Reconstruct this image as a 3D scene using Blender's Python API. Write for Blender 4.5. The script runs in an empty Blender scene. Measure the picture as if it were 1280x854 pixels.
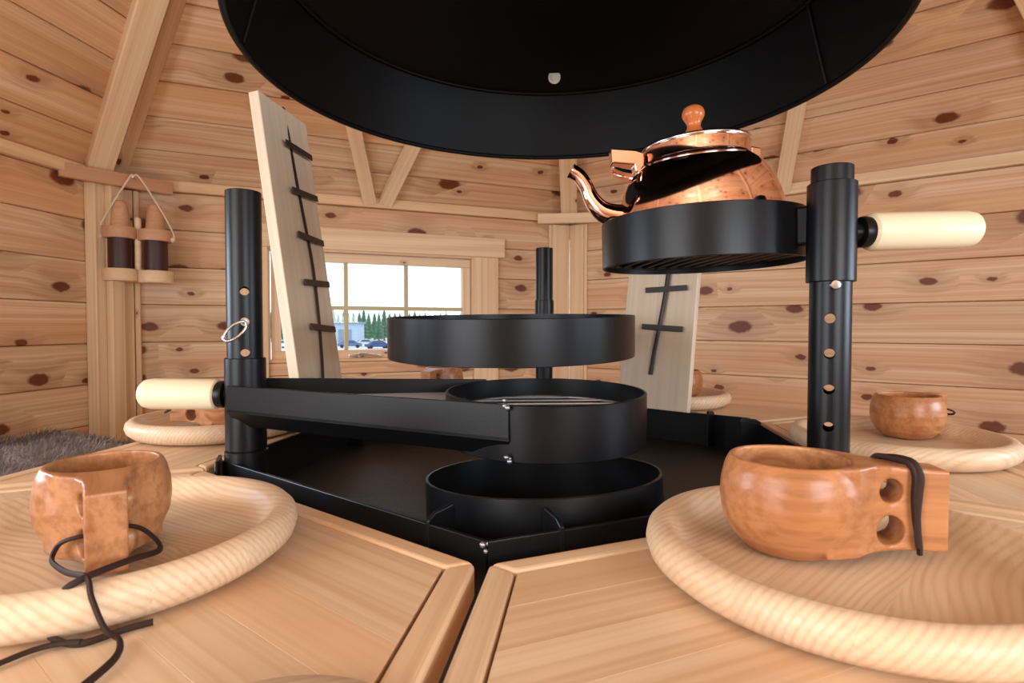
import bpy, bmesh, math, random
from mathutils import Vector, Matrix, Quaternion
from math import sin, cos, tan, pi, radians as R

random.seed(7)
SC = bpy.context.scene
COL = SC.collection

# ------------------------------------------------------------------ camera
cam_d = bpy.data.cameras.new('camera')
cam = bpy.data.objects.new('camera', cam_d)
COL.objects.link(cam)
cam.location = (0.077, -0.868, 0.890)
cam.rotation_euler = (pi/2 - 19/700, 0, 0.1315)
cam_d.sensor_width = 36.0
cam_d.lens = 36.0*700/1280
cam_d.clip_start = 0.01
cam_d.clip_end = 600
cam_d.dof.use_dof = True
cam_d.dof.focus_distance = 0.80
cam_d.dof.aperture_fstop = 16.0
SC.camera = cam

# ------------------------------------------------------------------ sky and lights
w = bpy.data.worlds.new('sky'); SC.world = w; w.use_nodes = True
bg = w.node_tree.nodes['Background']
bg.inputs[0].default_value = (0.86, 0.93, 1.0, 1)
bg.inputs[1].default_value = 1.5
SC.view_settings.view_transform = 'Standard'
SC.view_settings.look = 'None'
SC.view_settings.exposure = 0.24
SC.view_settings.gamma = 1.0
SC.view_settings.use_curve_mapping = False

def area(name, loc, target, sx, sy, power, color):
    d = bpy.data.lights.new(name, 'AREA'); d.shape = 'RECTANGLE'
    d.size = sx; d.size_y = sy; d.energy = power; d.color = color
    o = bpy.data.objects.new(name, d); COL.objects.link(o)
    o.location = loc
    o.rotation_euler = (Vector(target)-Vector(loc)).to_track_quat('-Z', 'Y').to_euler()
    return o
# daylight coming in through the open door behind the camera and the side windows
area('door_daylight', (-1.55, -2.68, 1.35), (0.1, 0.1, 0.95), 1.9, 1.6, 85, (0.95, 0.97, 1.0))
area('rear_window_daylight', (0.76, -1.30, 1.00), (0.0, 0.2, 1.0), 0.60, 0.34, 9, (0.88, 0.94, 1.0))
area('right_window_daylight', (1.50, -0.40, 1.00), (0, 0.0, 0.95), 0.60, 0.34, 10, (0.66, 0.82, 1.0))
area('left_window_daylight', (-1.50, -0.40, 1.00), (0, 0.0, 0.95), 0.60, 0.34, 10, (0.66, 0.82, 1.0))

# the photographer's flash, turned up and back so that the roof throws its light down
area('bounced_flash', (0.08, -0.98, 1.06), (-0.10, -1.22, 1.75), 0.07, 0.05, 13.5, (0.74, 0.88, 1.0))

# ------------------------------------------------------------------ helpers
WORLD = {}
def tagp(o, label=None, cat=None, group=None, kind=None):
    if label: o['label'] = label
    if cat: o['category'] = cat
    if group: o['group'] = group
    if kind: o['kind'] = kind
    return o
def thing(name, label, cat, loc=(0,0,0), rotz=0.0, group=None, quat=None, kind=None):
    o = bpy.data.objects.new(name, None); COL.objects.link(o)
    o.empty_display_size = .05
    M = Matrix.Translation(loc) @ (quat.to_matrix().to_4x4() if quat else Matrix.Rotation(rotz, 4, 'Z'))
    o.matrix_basis = M; WORLD[o] = M
    return tagp(o, label, cat, group, kind)
def put(name, mesh, mat, parent=None, M=None, local=False):
    """one mesh object; M is its world matrix (or its matrix in the parent's frame when local)"""
    if isinstance(mesh, bmesh.types.BMesh):
        me = bpy.data.meshes.new(name); mesh.to_mesh(me); mesh.free()
    else: me = mesh
    if mat is not None and not me.materials: me.materials.append(mat)
    o = bpy.data.objects.new(name, me); COL.objects.link(o)
    M = M or Matrix.Identity(4)
    if parent is not None:
        o.parent = parent
        PM = WORLD[parent]
        if local: o.matrix_basis = M; WORLD[o] = PM @ M
        else: o.matrix_basis = PM.inverted() @ M; WORLD[o] = M
    else:
        o.matrix_basis = M; WORLD[o] = M
    return o
def copy_tree(o, parent=None):
    c = o.copy(); COL.objects.link(c); c.parent = parent
    if parent is None: WORLD[c] = WORLD[o].copy()
    for ch in list(o.children): copy_tree(ch, c)
    return c
def place(o, loc, rotz=0.0, quat=None):
    M = Matrix.Translation(loc) @ (quat.to_matrix().to_4x4() if quat else Matrix.Rotation(rotz, 4, 'Z'))
    o.matrix_basis = M; WORLD[o] = M
def basis(o, x, y, z):
    M = Matrix.Identity(4)
    for i, v in enumerate((x, y, z)):
        for r in range(3): M[r][i] = v[r]
    M.translation = Vector(o)
    return M
def smooth(bm, ang=35):
    for f in bm.faces: f.smooth = True
    for e in bm.edges:
        if len(e.link_faces) == 2 and e.calc_face_angle(0) > R(ang): e.smooth = False
    return bm
def box(bm, lo, hi, bevel=0.0, M=None, seg=2):
    c = [(lo[i]+hi[i])/2 for i in range(3)]; s = [hi[i]-lo[i] for i in range(3)]
    r = bmesh.ops.create_cube(bm, size=1.0)
    vs = r['verts']
    for v in vs: v.co = Vector((c[i]+v.co[i]*s[i] for i in range(3)))
    if bevel:
        es = list({e for v in vs for e in v.link_edges})
        rb = bmesh.ops.bevel(bm, geom=es, offset=bevel, segments=seg, affect='EDGES', profile=.5)
        vs = list({v for f in rb['faces'] for v in f.verts} | {v for v in vs if v.is_valid})
    if M: bmesh.ops.transform(bm, matrix=M, verts=[v for v in vs if v.is_valid])
    return bm
def bbox(lo, hi, bevel=0.0, seg=2):
    return box(bmesh.new(), lo, hi, bevel, seg=seg)
def lathe(profile, n=64, closed=False, bm=None, ang=30, M=None, rx=1.0, ry=1.0):
    """spin (r,z) points about z"""
    bm = bm or bmesh.new(); rings = []; new = []
    for (r, z) in profile:
        if r < 1e-6:
            v = bm.verts.new((0, 0, z)); rings.append([v]); new.append(v)
        else:
            ring = [bm.verts.new((r*rx*cos(2*pi*i/n), r*ry*sin(2*pi*i/n), z)) for i in range(n)]
            rings.append(ring); new += ring
    m = len(rings)
    for k in range(m if closed else m-1):
        a, b = rings[k], rings[(k+1) % m]
        for i in range(n):
            j = (i+1) % n
            if len(a) == 1 and len(b) == 1: continue
            if len(a) == 1: bm.faces.new((a[0], b[j], b[i]))
            elif len(b) == 1: bm.faces.new((a[i], a[j], b[0]))
            else: bm.faces.new((a[i], a[j], b[j], b[i]))
    bmesh.ops.recalc_face_normals(bm, faces=bm.faces)
    if M: bmesh.ops.transform(bm, matrix=M, verts=new)
    return smooth(bm, ang)
def tube(path, rad, n=12, bm=None, closed=False, flat=None):
    """sweep a circle (or ellipse: flat=(a,b)) along a path of points"""
    bm = bm or bmesh.new(); P = [Vector(p) for p in path]; m = len(P)
    rr = rad if isinstance(rad, (list, tuple)) else [rad]*m
    T = []
    for i in range(m):
        if closed: t = P[(i+1) % m]-P[i-1]
        else: t = P[min(i+1, m-1)]-P[max(i-1, 0)]
        T.append(t.normalized())
    up = Vector((0, 0, 1)) if abs(T[0].z) < .9 else Vector((0, 1, 0))
    nrm = (up - T[0]*up.dot(T[0])).normalized(); rings = []
    for i in range(m):
        if i:
            nrm = (nrm - T[i]*nrm.dot(T[i])).normalized()
        bi = T[i].cross(nrm)
        fa, fb = flat or (1, 1)
        rings.append([bm.verts.new(P[i] + nrm*rr[i]*fa*cos(2*pi*k/n) + bi*rr[i]*fb*sin(2*pi*k/n)) for k in range(n)])
    for i in range(m if closed else m-1):
        a, b = rings[i], rings[(i+1) % m]
        for k in range(n): bm.faces.new((a[k], a[(k+1) % n], b[(k+1) % n], b[k]))
    if not closed:
        bm.faces.new(rings[0][::-1]); bm.faces.new(rings[-1])
    bmesh.ops.recalc_face_normals(bm, faces=bm.faces)
    return smooth(bm, 50)
def spline(pts, sub=8, closed=False):
    """Catmull-Rom through the points"""
    P = [Vector(p) for p in pts]; out = []; m = len(P)
    for i in range(m if closed else m-1):
        if closed: a, b, c, d = P[i-1], P[i], P[(i+1) % m], P[(i+2) % m]
        else: a, b, c, d = P[max(i-1, 0)], P[i], P[i+1], P[min(i+2, m-1)]
        for s in range(sub):
            t = s/sub
            out.append(.5*((2*b)+(c-a)*t+(2*a-5*b+4*c-d)*t*t+(3*b-a-3*c+d)*t**3))
    if not closed: out.append(P[-1])
    return out
def cyl(r, z0, z1, n=48, bevel=.001):
    return lathe([(0, z0), (r-bevel, z0), (r, z0+bevel), (r, z1-bevel), (r-bevel, z1), (0, z1)], n)
def pipe(ro, ri, z0, z1, n=48, b=.0008):
    return lathe([(ri, z0), (ro-b, z0), (ro, z0+b), (ro, z1-b), (ro-b, z1), (ri, z1)], n, closed=True)
def axis_M(p, q):
    """matrix with z along p->q, origin p"""
    d = (Vector(q)-Vector(p)).normalized()
    return Matrix.Translation(p) @ d.to_track_quat('Z', 'Y').to_matrix().to_4x4()
def prism(pts, z0, z1, bevel=0.0, seg=2):
    bm = bmesh.new()
    a = [bm.verts.new((x, y, z0)) for x, y in pts]; b = [bm.verts.new((x, y, z1)) for x, y in pts]
    n = len(pts)
    bm.faces.new(a[::-1]); bm.faces.new(b)
    for i in range(n): bm.faces.new((a[i], a[(i+1) % n], b[(i+1) % n], b[i]))
    bmesh.ops.recalc_face_normals(bm, faces=bm.faces)
    if bevel: bmesh.ops.bevel(bm, geom=list(bm.edges), offset=bevel, segments=seg, affect='EDGES', profile=.5)
    return bm
def boolean(base, cutters, op='DIFFERENCE', extra=None):
    """evaluate booleans on temporary objects and hand back a bare mesh"""
    tmp = []
    def mkobj(bm):
        me = bpy.data.meshes.new('tmp'); bm.to_mesh(me); bm.free()
        o = bpy.data.objects.new('tmp', me); COL.objects.link(o); tmp.append(o); return o
    b = mkobj(base)
    for c in cutters:
        c_op = op
        if isinstance(c, tuple): c, c_op = c
        co = mkobj(c); m = b.modifiers.new('b', 'BOOLEAN'); m.operation = c_op; m.object = co; m.solver = 'EXACT'
    if extra: extra(b)
    dg = bpy.context.evaluated_depsgraph_get(); dg.update()
    me = bpy.data.meshes.new_from_object(b.evaluated_get(dg))
    for o in tmp:
        d = o.data; bpy.data.objects.remove(o); bpy.data.meshes.remove(d)
    me.materials.clear()
    return me

# ------------------------------------------------------------------ materials
def srgb(r, g, b):
    f = lambda c: (c/255/12.92) if c/255 <= .04045 else ((c/255+.055)/1.055)**2.4
    return (f(r), f(g), f(b), 1)
class NT:
    def __init__(s, name):
        s.m = bpy.data.materials.new(name); s.m.use_nodes = True
        s.t = s.m.node_tree; s.b = s.t.nodes['Principled BSDF']
    def n(s, typ, **kw):
        x = s.t.nodes.new(typ)
        for k, v in kw.items(): setattr(x, k, v)
        return x
    def l(s, a, b): s.t.links.new(a, b)
    def val(s, sock, v):
        if hasattr(v, 'is_output'): s.l(v, sock)
        else: sock.default_value = v
    def math(s, op, a, b=0.0, c=None, clamp=False):
        x = s.n('ShaderNodeMath', operation=op, use_clamp=clamp)
        s.val(x.inputs[0], a); s.val(x.inputs[1], b)
        if c is not None: s.val(x.inputs[2], c)
        return x.outputs[0]
    def vmath(s, op, a, b):
        x = s.n('ShaderNodeVectorMath', operation=op)
        s.val(x.inputs[0], a); s.val(x.inputs[1], b)
        return x.outputs[0]
    def xyz(s, x, y, z):
        c = s.n('ShaderNodeCombineXYZ')
        for i, v in enumerate((x, y, z)): s.val(c.inputs[i], v)
        return c.outputs[0]
    def noise(s, vec, scale=1.0, detail=2.0, rough=.5, dist=0.0, dim='3D'):
        x = s.n('ShaderNodeTexNoise', noise_dimensions=dim)
        s.l(vec, x.inputs['Vector'])
        x.inputs['Scale'].default_value = scale; x.inputs['Detail'].default_value = detail
        x.inputs['Roughness'].default_value = rough; x.inputs['Distortion'].default_value = dist
        return x.outputs['Fac']
    def mix(s, fac, a, b, mode='MIX'):
        x = s.n('ShaderNodeMix', data_type='RGBA', blend_type=mode)
        s.val(x.inputs[0], fac); s.val(x.inputs[6], a); s.val(x.inputs[7], b)
        return x.outputs[2]
    def smooth(s, v, lo, hi, t0=0.0, t1=1.0):
        x = s.n('ShaderNodeMapRange', interpolation_type='SMOOTHSTEP')
        s.val(x.inputs[0], v); s.val(x.inputs[1], lo); s.val(x.inputs[2], hi)
        s.val(x.inputs[3], t0); s.val(x.inputs[4], t1)
        return x.outputs[0]
def simple(name, col, rough=.5, metal=0.0, spec=.5, bump=0.0, bscale=400, var=0.0, vscale=8):
    k = NT(name); b = k.b
    b.inputs['Base Color'].default_value = col; b.inputs['Roughness'].default_value = rough
    b.inputs['Metallic'].default_value = metal; b.inputs['Specular IOR Level'].default_value = spec
    co = k.n('ShaderNodeTexCoord').outputs['Object']
    if bump:
        nz = k.noise(co, bscale, 2)
        bn = k.n('ShaderNodeBump'); bn.inputs['Strength'].default_value = bump; bn.inputs['Distance'].default_value = .001
        k.l(nz, bn.inputs['Height']); k.l(bn.outputs[0], b.inputs['Normal'])
    if var:
        nz = k.noise(co, vscale, 4)
        k.l(k.mix(nz, tuple(c*(1-var) for c in col[:3])+(1,), tuple(min(1, c*(1+var)) for c in col[:3])+(1,)), b.inputs['Base Color'])
    return k.m
def pine(name, light, ring, heart, knot=(104, 52, 28), knots=.7, ringn=7.0, stave=0.0, rough=.42, tone=.16,
         kx=.30, ky=.14, kr=1.0, ringmix=.55, fine=.25, heartmix=.7, swirl=(.5, 6.0), straight=420.0, sinw=.38, sk=.35, zs=0.0, klong=.62, d0=.40):
    """sawn wood: x runs along the grain, y across the face. Knots bend the rings around them."""
    k = NT(name)
    co = k.n('ShaderNodeTexCoord').outputs['Object']
    rnd = k.n('ShaderNodeObjectInfo').outputs['Random']
    sep = k.n('ShaderNodeSeparateXYZ'); k.l(co, sep.inputs[0])
    X, Y, Z = sep.outputs
    sv = None
    if stave:
        fl = k.math('FLOOR', k.math('DIVIDE', k.math('ADD', Y, 5.0), stave))
        wn = k.n('ShaderNodeTexWhiteNoise', noise_dimensions='2D')
        k.l(k.xyz(fl, rnd, 0.0), wn.inputs['Vector']); sv = wn.outputs['Value']
        seed = k.math('ADD', rnd, k.math('MULTIPLY', sv, 7.3))
    else: seed = rnd
    ox = k.math('ADD', X, k.math('MULTIPLY', seed, 37.7))
    oy = k.math('ADD', Y, k.math('MULTIPLY', seed, 11.3))
    # knots
    vec = k.xyz(k.math('DIVIDE', ox, kx), k.math('DIVIDE', oy, ky), 0.0)
    vo = k.n('ShaderNodeTexVoronoi', voronoi_dimensions='2D', feature='F1'); k.l(vec, vo.inputs['Vector'])
    vo.inputs['Scale'].default_value = 1.0
    dv = k.vmath('SUBTRACT', vec, vo.outputs['Position'])
    ds = k.n('ShaderNodeSeparateXYZ'); k.l(dv, ds.inputs[0])
    cs = k.n('ShaderNodeSeparateXYZ'); k.l(vo.outputs['Color'], cs.inputs[0])
    dx = k.math('MULTIPLY', ds.outputs[0], kx*klong); dy = k.math('MULTIPLY', ds.outputs[1], ky)
    wob = k.math('MULTIPLY', k.math('SUBTRACT', k.noise(k.xyz(ox, oy, 0.0), 60, 1), .5), .008)
    d = k.math('ADD', k.math('SQRT', k.math('ADD', k.math('MULTIPLY', dx, dx), k.math('MULTIPLY', dy, dy))), wob)
    kr_ = k.math('MULTIPLY', k.math('MULTIPLY_ADD', k.math('POWER', cs.outputs[0], 1.8), .0135, .0035), kr)
    has = k.math('LESS_THAN', cs.outputs[1], knots)
    core = k.math('MULTIPLY', k.smooth(d, k.math('MULTIPLY', kr_, .75), k.math('MULTIPLY', kr_, 1.15), 1.0, 0.0), has)
    halo = k.math('MULTIPLY', k.smooth(d, kr_, k.math('MULTIPLY', kr_, 4.5), 1.0, 0.0), has)
    # rings: level lines of a long smooth noise, bent by the knots
    base = k.noise(k.xyz(k.math('MULTIPLY', ox, swirl[0]), k.math('MULTIPLY', oy, swirl[1]), k.math('MULTIPLY', Z, swirl[1])), 1.0, 1.5)
    ow = k.math('ADD', oy, k.math('ADD', k.math('MULTIPLY', halo, .010), k.math('MULTIPLY', base, .05)))
    ph = k.math('ADD', k.math('MULTIPLY', base, ringn*6.28), k.math('MULTIPLY', halo, 5.0))
    ph = k.math('ADD', ph, k.math('MULTIPLY', k.math('MULTIPLY_ADD', Z, zs, oy), straight*sk))
    rg = k.math('POWER', k.math('MULTIPLY_ADD', k.math('SINE', ph), .5, .5), 2.0)
    st = k.noise(k.xyz(k.math('MULTIPLY', ox, .45), k.math('MULTIPLY', ow, straight*.32), k.math('MULTIPLY', Z, straight*.3)), 1.0, 3, .62)
    rg = k.math('MULTIPLY_ADD', rg, sinw, k.math('MULTIPLY', k.smooth(st, d0, .66), 1-sinw))
    fib = k.noise(k.xyz(k.math('MULTIPLY', ox, 3.0), k.math('MULTIPLY', oy, 260.0), k.math('MULTIPLY', Z, 260.0)), 1.0, 2)
    big = k.noise(k.xyz(k.math('MULTIPLY', ox, .7), k.math('MULTIPLY', oy, 9.0), seed), 1.0, 2)
    c = k.mix(k.math('MULTIPLY', k.smooth(k.math('ADD', big, k.math('MULTIPLY', rnd, .16)), .42, .76), heartmix), srgb(*light), srgb(*heart))
    c = k.mix(k.math('MULTIPLY', rg, ringmix), c, srgb(*ring))
    c = k.mix(k.math('MULTIPLY', fib, fine), c, srgb(*ring))
    c = k.mix(k.math('MULTIPLY', halo, .35), c, srgb(*[int(v*.78) for v in ring]))
    kn = k.mix(k.noise(k.xyz(k.math('MULTIPLY', dx, 300), k.math('MULTIPLY', dy, 300), 0.0), 1.0, 2), srgb(*[int(v*.7) for v in knot]), srgb(*[min(255, int(v*1.35)) for v in knot]))
    c = k.mix(core, c, kn)
    if tone:
        hv = k.n('ShaderNodeHueSaturation'); k.l(c, hv.inputs['Color'])
        s2 = sv if sv else rnd
        k.l(k.math('MULTIPLY_ADD', s2, tone*2, 1-tone), hv.inputs['Value'])
        hv.inputs['Saturation'].default_value = 1.0
        c = hv.outputs[0]
    k.l(c, k.b.inputs['Base Color'])
    k.b.inputs['Roughness'].default_value = rough
    k.b.inputs['Specular IOR Level'].default_value = .35
    bn = k.n('ShaderNodeBump'); bn.inputs['Strength'].default_value = .12; bn.inputs['Distance'].default_value = .0008
    k.l(fib, bn.inputs['Height']); k.l(bn.outputs[0], k.b.inputs['Normal'])
    return k.m

M_WALL = pine('wall_pine', (246, 220, 184), (202, 150, 106), (222, 172, 128), knot=(106, 54, 26), knots=.74, tone=.10, ringmix=.85, fine=.45, kr=1.8, klong=.55, d0=.34, kx=.25, ringn=5, heartmix=.9)
M_ROOF = pine('roof_pine', (242, 214, 178), (198, 146, 102), (218, 168, 124), knot=(102, 52, 24), knots=.76, tone=.10, ringmix=.85, fine=.45, kr=1.7, klong=.55, d0=.34, kx=.25, ringn=5, heartmix=.9)
M_TRIM = pine('trim_pine', (246, 222, 184), (214, 168, 122), (228, 186, 142), knots=.32, kx=.34, ky=.10, tone=.06, ringmix=.6, fine=.35, ringn=4)
M_TABLE = pine('table_pine', (230, 202, 168), (200, 156, 116), (218, 180, 142), knots=.0, tone=.05, ringn=4, rough=.38, ringmix=.75, fine=.35, straight=380.0, swirl=(.4, 5.0), heartmix=.9)
M_TRAY = pine('tray_pine', (224, 198, 166), (186, 144, 110), (214, 182, 148), knot=(140, 96, 72), knots=.16, kx=.16, ky=.12, stave=.062, tone=.06, ringn=12, swirl=(3.5, 7.0), rough=.45, ringmix=.58, straight=620.0, sinw=.62, sk=1.7, zs=.7, fine=.2)
M_PLANKF = pine('fish_plank_wood', (226, 206, 180), (200, 174, 146), (216, 194, 166), knots=.03, tone=.03, ringmix=.5, heartmix=.5)
M_PLANKE = pine('plank_edge_wood', (240, 212, 174), (218, 178, 134), (228, 192, 148), knots=.0, tone=.03)
M_KUKSA = pine('curly_birch', (204, 146, 98), (136, 80, 44), (174, 112, 68), knots=.05, ringn=4, swirl=(7, 9), tone=.10, rough=.34, ringmix=.75, fine=.45, straight=420.0)
M_HANDLE = pine('pale_birch', (228, 210, 178), (218, 194, 156), (224, 204, 168), knots=.0, tone=.02, ringmix=.35, fine=.2, rough=.4)
M_CORK = pine('turned_alder', (210, 164, 126), (184, 132, 94), (198, 148, 110), knots=.0, tone=.04)
M_KNOB = pine('knob_wood', (206, 120, 64), (176, 90, 44), (190, 104, 52), knots=.0, tone=.02, rough=.25)
M_BLACK = simple('black_painted_steel', (.0042, .0042, .0048, 1), .34, 0, .24, bump=.10, bscale=900)
M_HOOD = simple('black_hood_coating', (.0050, .0040, .0034, 1), .46, 0, .12, bump=.22, bscale=700)
M_PAN = simple('sooty_pan_steel', (.0075, .007, .006, 1), .50, 0, .35, bump=.9, bscale=420)
def pan_mat():
    k = NT('sooty_pan_steel'); co = k.n('ShaderNodeTexCoord').outputs['Object']
    sp = k.smooth(k.noise(co, 620, 2, .7), .60, .70)
    k.l(k.mix(sp, (.0075, .007, .006, 1), (.14, .125, .10, 1)), k.b.inputs['Base Color'])
    k.b.inputs['Roughness'].default_value = .48; k.b.inputs['Specular IOR Level'].default_value = .4
    bn = k.n('ShaderNodeBump'); bn.inputs['Strength'].default_value = .8; bn.inputs['Distance'].default_value = .001
    k.l(k.noise(co, 380, 3), bn.inputs['Height']); k.l(bn.outputs[0], k.b.inputs['Normal'])
    return k.m
M_PAN = pan_mat()
M_EDGE = simple('worn_steel_edge', (.10, .10, .11, 1), .35, .6)
M_STEEL = simple('bright_steel', (.72, .72, .74, 1), .18, 1.0)
M_DULL = simple('dull_galvanised_steel', (.34, .33, .33, 1), .38, .9, var=.15, vscale=30)
M_SHEET = simple('grey_sheet_steel', (.42, .41, .42, 1), .55, .15)
M_CLIP = simple('dark_flat_bar_steel', (.055, .050, .047, 1), .40, .6)
M_COPPER = simple('polished_copper', srgb(250, 206, 188), .08, 1.0, var=.06, vscale=14)
M_LEATHER = simple('brown_leather_cord', srgb(48, 28, 20), .75, 0, .3, bump=.3, bscale=900)
M_BROWN = simple('dark_brown_leather_wrap', srgb(62, 26, 18), .42, 0, .5, bump=.15, bscale=300)
M_ROPE = simple('undyed_cotton_cord', srgb(226, 204, 172), .85, bump=.4, bscale=700)
M_DARKGAP = simple('dark_membrane', (.02, .014, .01, 1), .9)
M_MUNTIN = simple('cream_glazing_bar', srgb(196, 186, 142), .5)
M_WASHER = simple('zinc_washer', srgb(206, 196, 178), .4, .3)
M_FELT = simple('roof_felt', (.03, .03, .032, 1), .9)
def fur_mat():
    k = NT('reindeer_fur'); co = k.n('ShaderNodeTexCoord').outputs['Object']
    c = k.mix(k.smooth(k.noise(co, 6, 3), .35, .65), srgb(104, 92, 84), srgb(178, 166, 158))
    k.l(c, k.b.inputs['Base Color']); k.b.inputs['Roughness'].default_value = .9
    return k.m
M_FUR = fur_mat()
def glass_mat():
    k = NT('window_glass'); t = k.t
    out = [n for n in t.nodes if n.type == 'OUTPUT_MATERIAL'][0]
    tr = k.n('ShaderNodeBsdfTransparent'); gl = k.n('ShaderNodeBsdfGlossy'); gl.inputs['Roughness'].default_value = .02
    fr = k.n('ShaderNodeFresnel'); fr.inputs[0].default_value = 1.45
    mx = k.n('ShaderNodeMixShader'); k.l(fr.outputs[0], mx.inputs[0]); k.l(tr.outputs[0], mx.inputs[1]); k.l(gl.outputs[0], mx.inputs[2])
    tr.inputs[0].default_value = (.95, .98, 1, 1)
    k.l(mx.outputs[0], out.inputs[0]); t.nodes.remove(k.b)
    return k.m
M_GLASS = glass_mat()

# ------------------------------------------------------------------ hut shell
RW = 1.768; AP = RW*cos(pi/6); EAVE = 1.40; PITCH = 0.1335; ROOFP = 0.121; SL = R(45)
TH = .024
def frame(a, slope=False):
    """wall frame: x along the wall, y up (or up the roof slope), z into the room"""
    n = Vector((cos(a), sin(a), 0)); t = Vector((-sin(a), cos(a), 0))
    if not slope: return basis(n*AP, -t, Vector((0, 0, 1)), -n)
    y = (-n*cos(SL) + Vector((0, 0, 1))*sin(SL)).normalized()
    x = -t
    return basis(n*AP + Vector((0, 0, EAVE)), x, y, x.cross(y))
def plank_mesh(x0a, x1a, x0b, x1b, h, th, c):
    """board with chamfered long edges; origin at its middle; front at z=0"""
    xm = (min(x0a, x0b)+max(x1a, x1b))/2
    g = .0009
    sec = [(g, -th), (h-g, -th), (h-g, -c), (h-g-c, 0), (g+c, 0), (g, -c)]
    bm = bmesh.new(); A = []; B = []
    for (y, z) in sec:
        f = y/h
        A.append(bm.verts.new((x0a+(x0b-x0a)*f-xm, y-h/2, z))); B.append(bm.verts.new((x1a+(x1b-x1a)*f-xm, y-h/2, z)))
    bm.faces.new(A[::-1]); bm.faces.new(B)
    for i in range(6): bm.faces.new((A[i], A[(i+1) % 6], B[(i+1) % 6], B[i]))
    bmesh.ops.recalc_face_normals(bm, faces=bm.faces)
    return bm, xm
def add_plank(F, parent, mat, y0, h, x0a, x1a, x0b, x1b, c):
    bm, xm = plank_mesh(x0a, x1a, x0b, x1b, h, TH, c)
    dz = random.uniform(-.0008, .0008)
    flip = Matrix.Rotation(pi, 4, 'Z') if False else Matrix.Identity(4)
    return put('plank', bm, mat, parent, F @ Matrix.Translation((xm, y0+h/2, dz)) @ flip)

WALLS = [('wall_back', 120, [(-.415, .415, .748, 1.190)]),
         ('wall_right', 60, []),
         ('wall_left', 180, [(-.75, -.05, .80, 1.18)]),
         ('wall_right_rear', 0, [(.05, .75, .80, 1.18)]),
         ('wall_rear_left', 240, [(-.42, .42, 0, 1.32)]),
         ('wall_rear_right', 300, [(-.36, .36, .80, 1.18)])]
HALF = RW/2
for wname, deg, holes in WALLS:
    F = frame(R(deg))
    bm = bmesh.new()
    # weather skin behind the boards, pieced round the openings
    if holes:
        x0, x1, z0, z1 = holes[0]
        for lo, hi in (((-HALF, 0), (x0, EAVE)), ((x1, 0), (HALF, EAVE)), ((x0, z1), (x1, EAVE)), ((x0, 0), (x1, z0))):
            if hi[1]-lo[1] > .001: box(bm, (lo[0], lo[1], -TH-.03), (hi[0], hi[1], -TH-.002))
    else: box(bm, (-HALF, 0, -TH-.03), (HALF, EAVE, -TH-.002))
    wall = put(wname, bm, M_DARKGAP, None, F)
    wall['kind'] = 'structure'
    z = .70-5*PITCH
    zs = [0.0]
    while z < EAVE-.01:
        zs.append(z); z += PITCH
    zs.append(EAVE)
    if zs[1]-zs[0] < .02: zs.pop(1)
    for z0, z1 in zip(zs, zs[1:]):
        segs = [(-HALF+.001, HALF-.001, z0, z1)]
        for hx0, hx1, hz0, hz1 in holes:
            new = []
            for (a, b, p, q) in segs:
                if q <= hz0+.001 or p >= hz1-.001: new.append((a, b, p, q)); continue
                new += [(a, hx0, p, q), (hx1, b, p, q)]
                if p < hz0-.012: new.append((hx0, hx1, p, hz0))
                if q > hz1+.012: new.append((hx0, hx1, hz1, q))
            segs = new
        for (a, b, p, q) in segs:
            add_plank(F, wall, M_WALL, p, q-p, a, b, a, b, .0025)

# roof: six sloping panes meeting at the smoke pipe
bm = bmesh.new()
ztop = 2.62; rtop = AP-(ztop-EAVE)/tan(SL)
for i in range(6):
    a0, a1 = R(30+60*i), R(90+60*i)
    ring = []
    for r, z in ((AP+.13, EAVE-.085), (rtop, ztop+.045)):
        r /= cos(pi/6)
        ring += [bm.verts.new((r*cos(a0), r*sin(a0), z)), bm.verts.new((r*cos(a1), r*sin(a1), z))]
    bm.faces.new((ring[0], ring[1], ring[3], ring[2]))
bmesh.ops.remove_doubles(bm, verts=bm.verts, dist=.001)
ceiling = put('ceiling', bm, M_FELT); ceiling['kind'] = 'structure'
for deg in (0, 60, 120, 180, 240, 300):
    F = frame(R(deg), True)
    s = 0.0; smax = (ztop-EAVE)/sin(SL)
    while s < smax-.02:
        h = min(ROOFP, smax-s)
        ha = (AP-s*cos(SL))*tan(pi/6); hb = (AP-(s+h)*cos(SL))*tan(pi/6)
        add_plank(F, ceiling, M_ROOF, s, h, -ha, ha, -hb, hb, .005)
        s += h
fl = bmesh.new()
box(fl, (-RW, -RW, -.06), (RW, RW, -.03))
floor = put('floor', fl, M_DARKGAP); floor['kind'] = 'structure'
y = -1.5
while y < 1.5:
    hw = min(RW-abs(y+.07)/tan(pi/3), RW*.995)
    add_plank(Matrix.Identity(4), floor, M_WALL, y, .14, -hw, hw, -hw, hw, .002)
    y += .14

# hip rafters, corner posts and the short cleats across the corners
ntrim = [0]
def trim(bm, mat, M=None):
    ntrim[0] += 1
    o = put('trim_%d' % ntrim[0], bm, mat, None, M); o['kind'] = 'structure'; return o
for i in range(6):
    a = R(30+60*i)
    er = Vector((cos(a), sin(a), 0)); et = Vector((-sin(a), cos(a), 0))
    rise = tan(SL)*cos(pi/6)
    d = (-er + Vector((0, 0, rise))).normalized()
    p0 = er*RW + Vector((0, 0, EAVE)) + (et*.078 if i == 2 else Vector((0, 0, 0)))
    M = basis(p0, d, et, d.cross(et))
    trim(bbox((.03, -.036, -.075 if d.cross(et).z > 0 else .0), (1.55, .036, -.004 if d.cross(et).z > 0 else .075), .004), M_TRIM, M)
a = R(150); er = Vector((cos(a), sin(a), 0)); et = Vector((-sin(a), cos(a), 0))
d = (-er + Vector((0, 0, tan(SL)*cos(pi/6)))).normalized()
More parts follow.
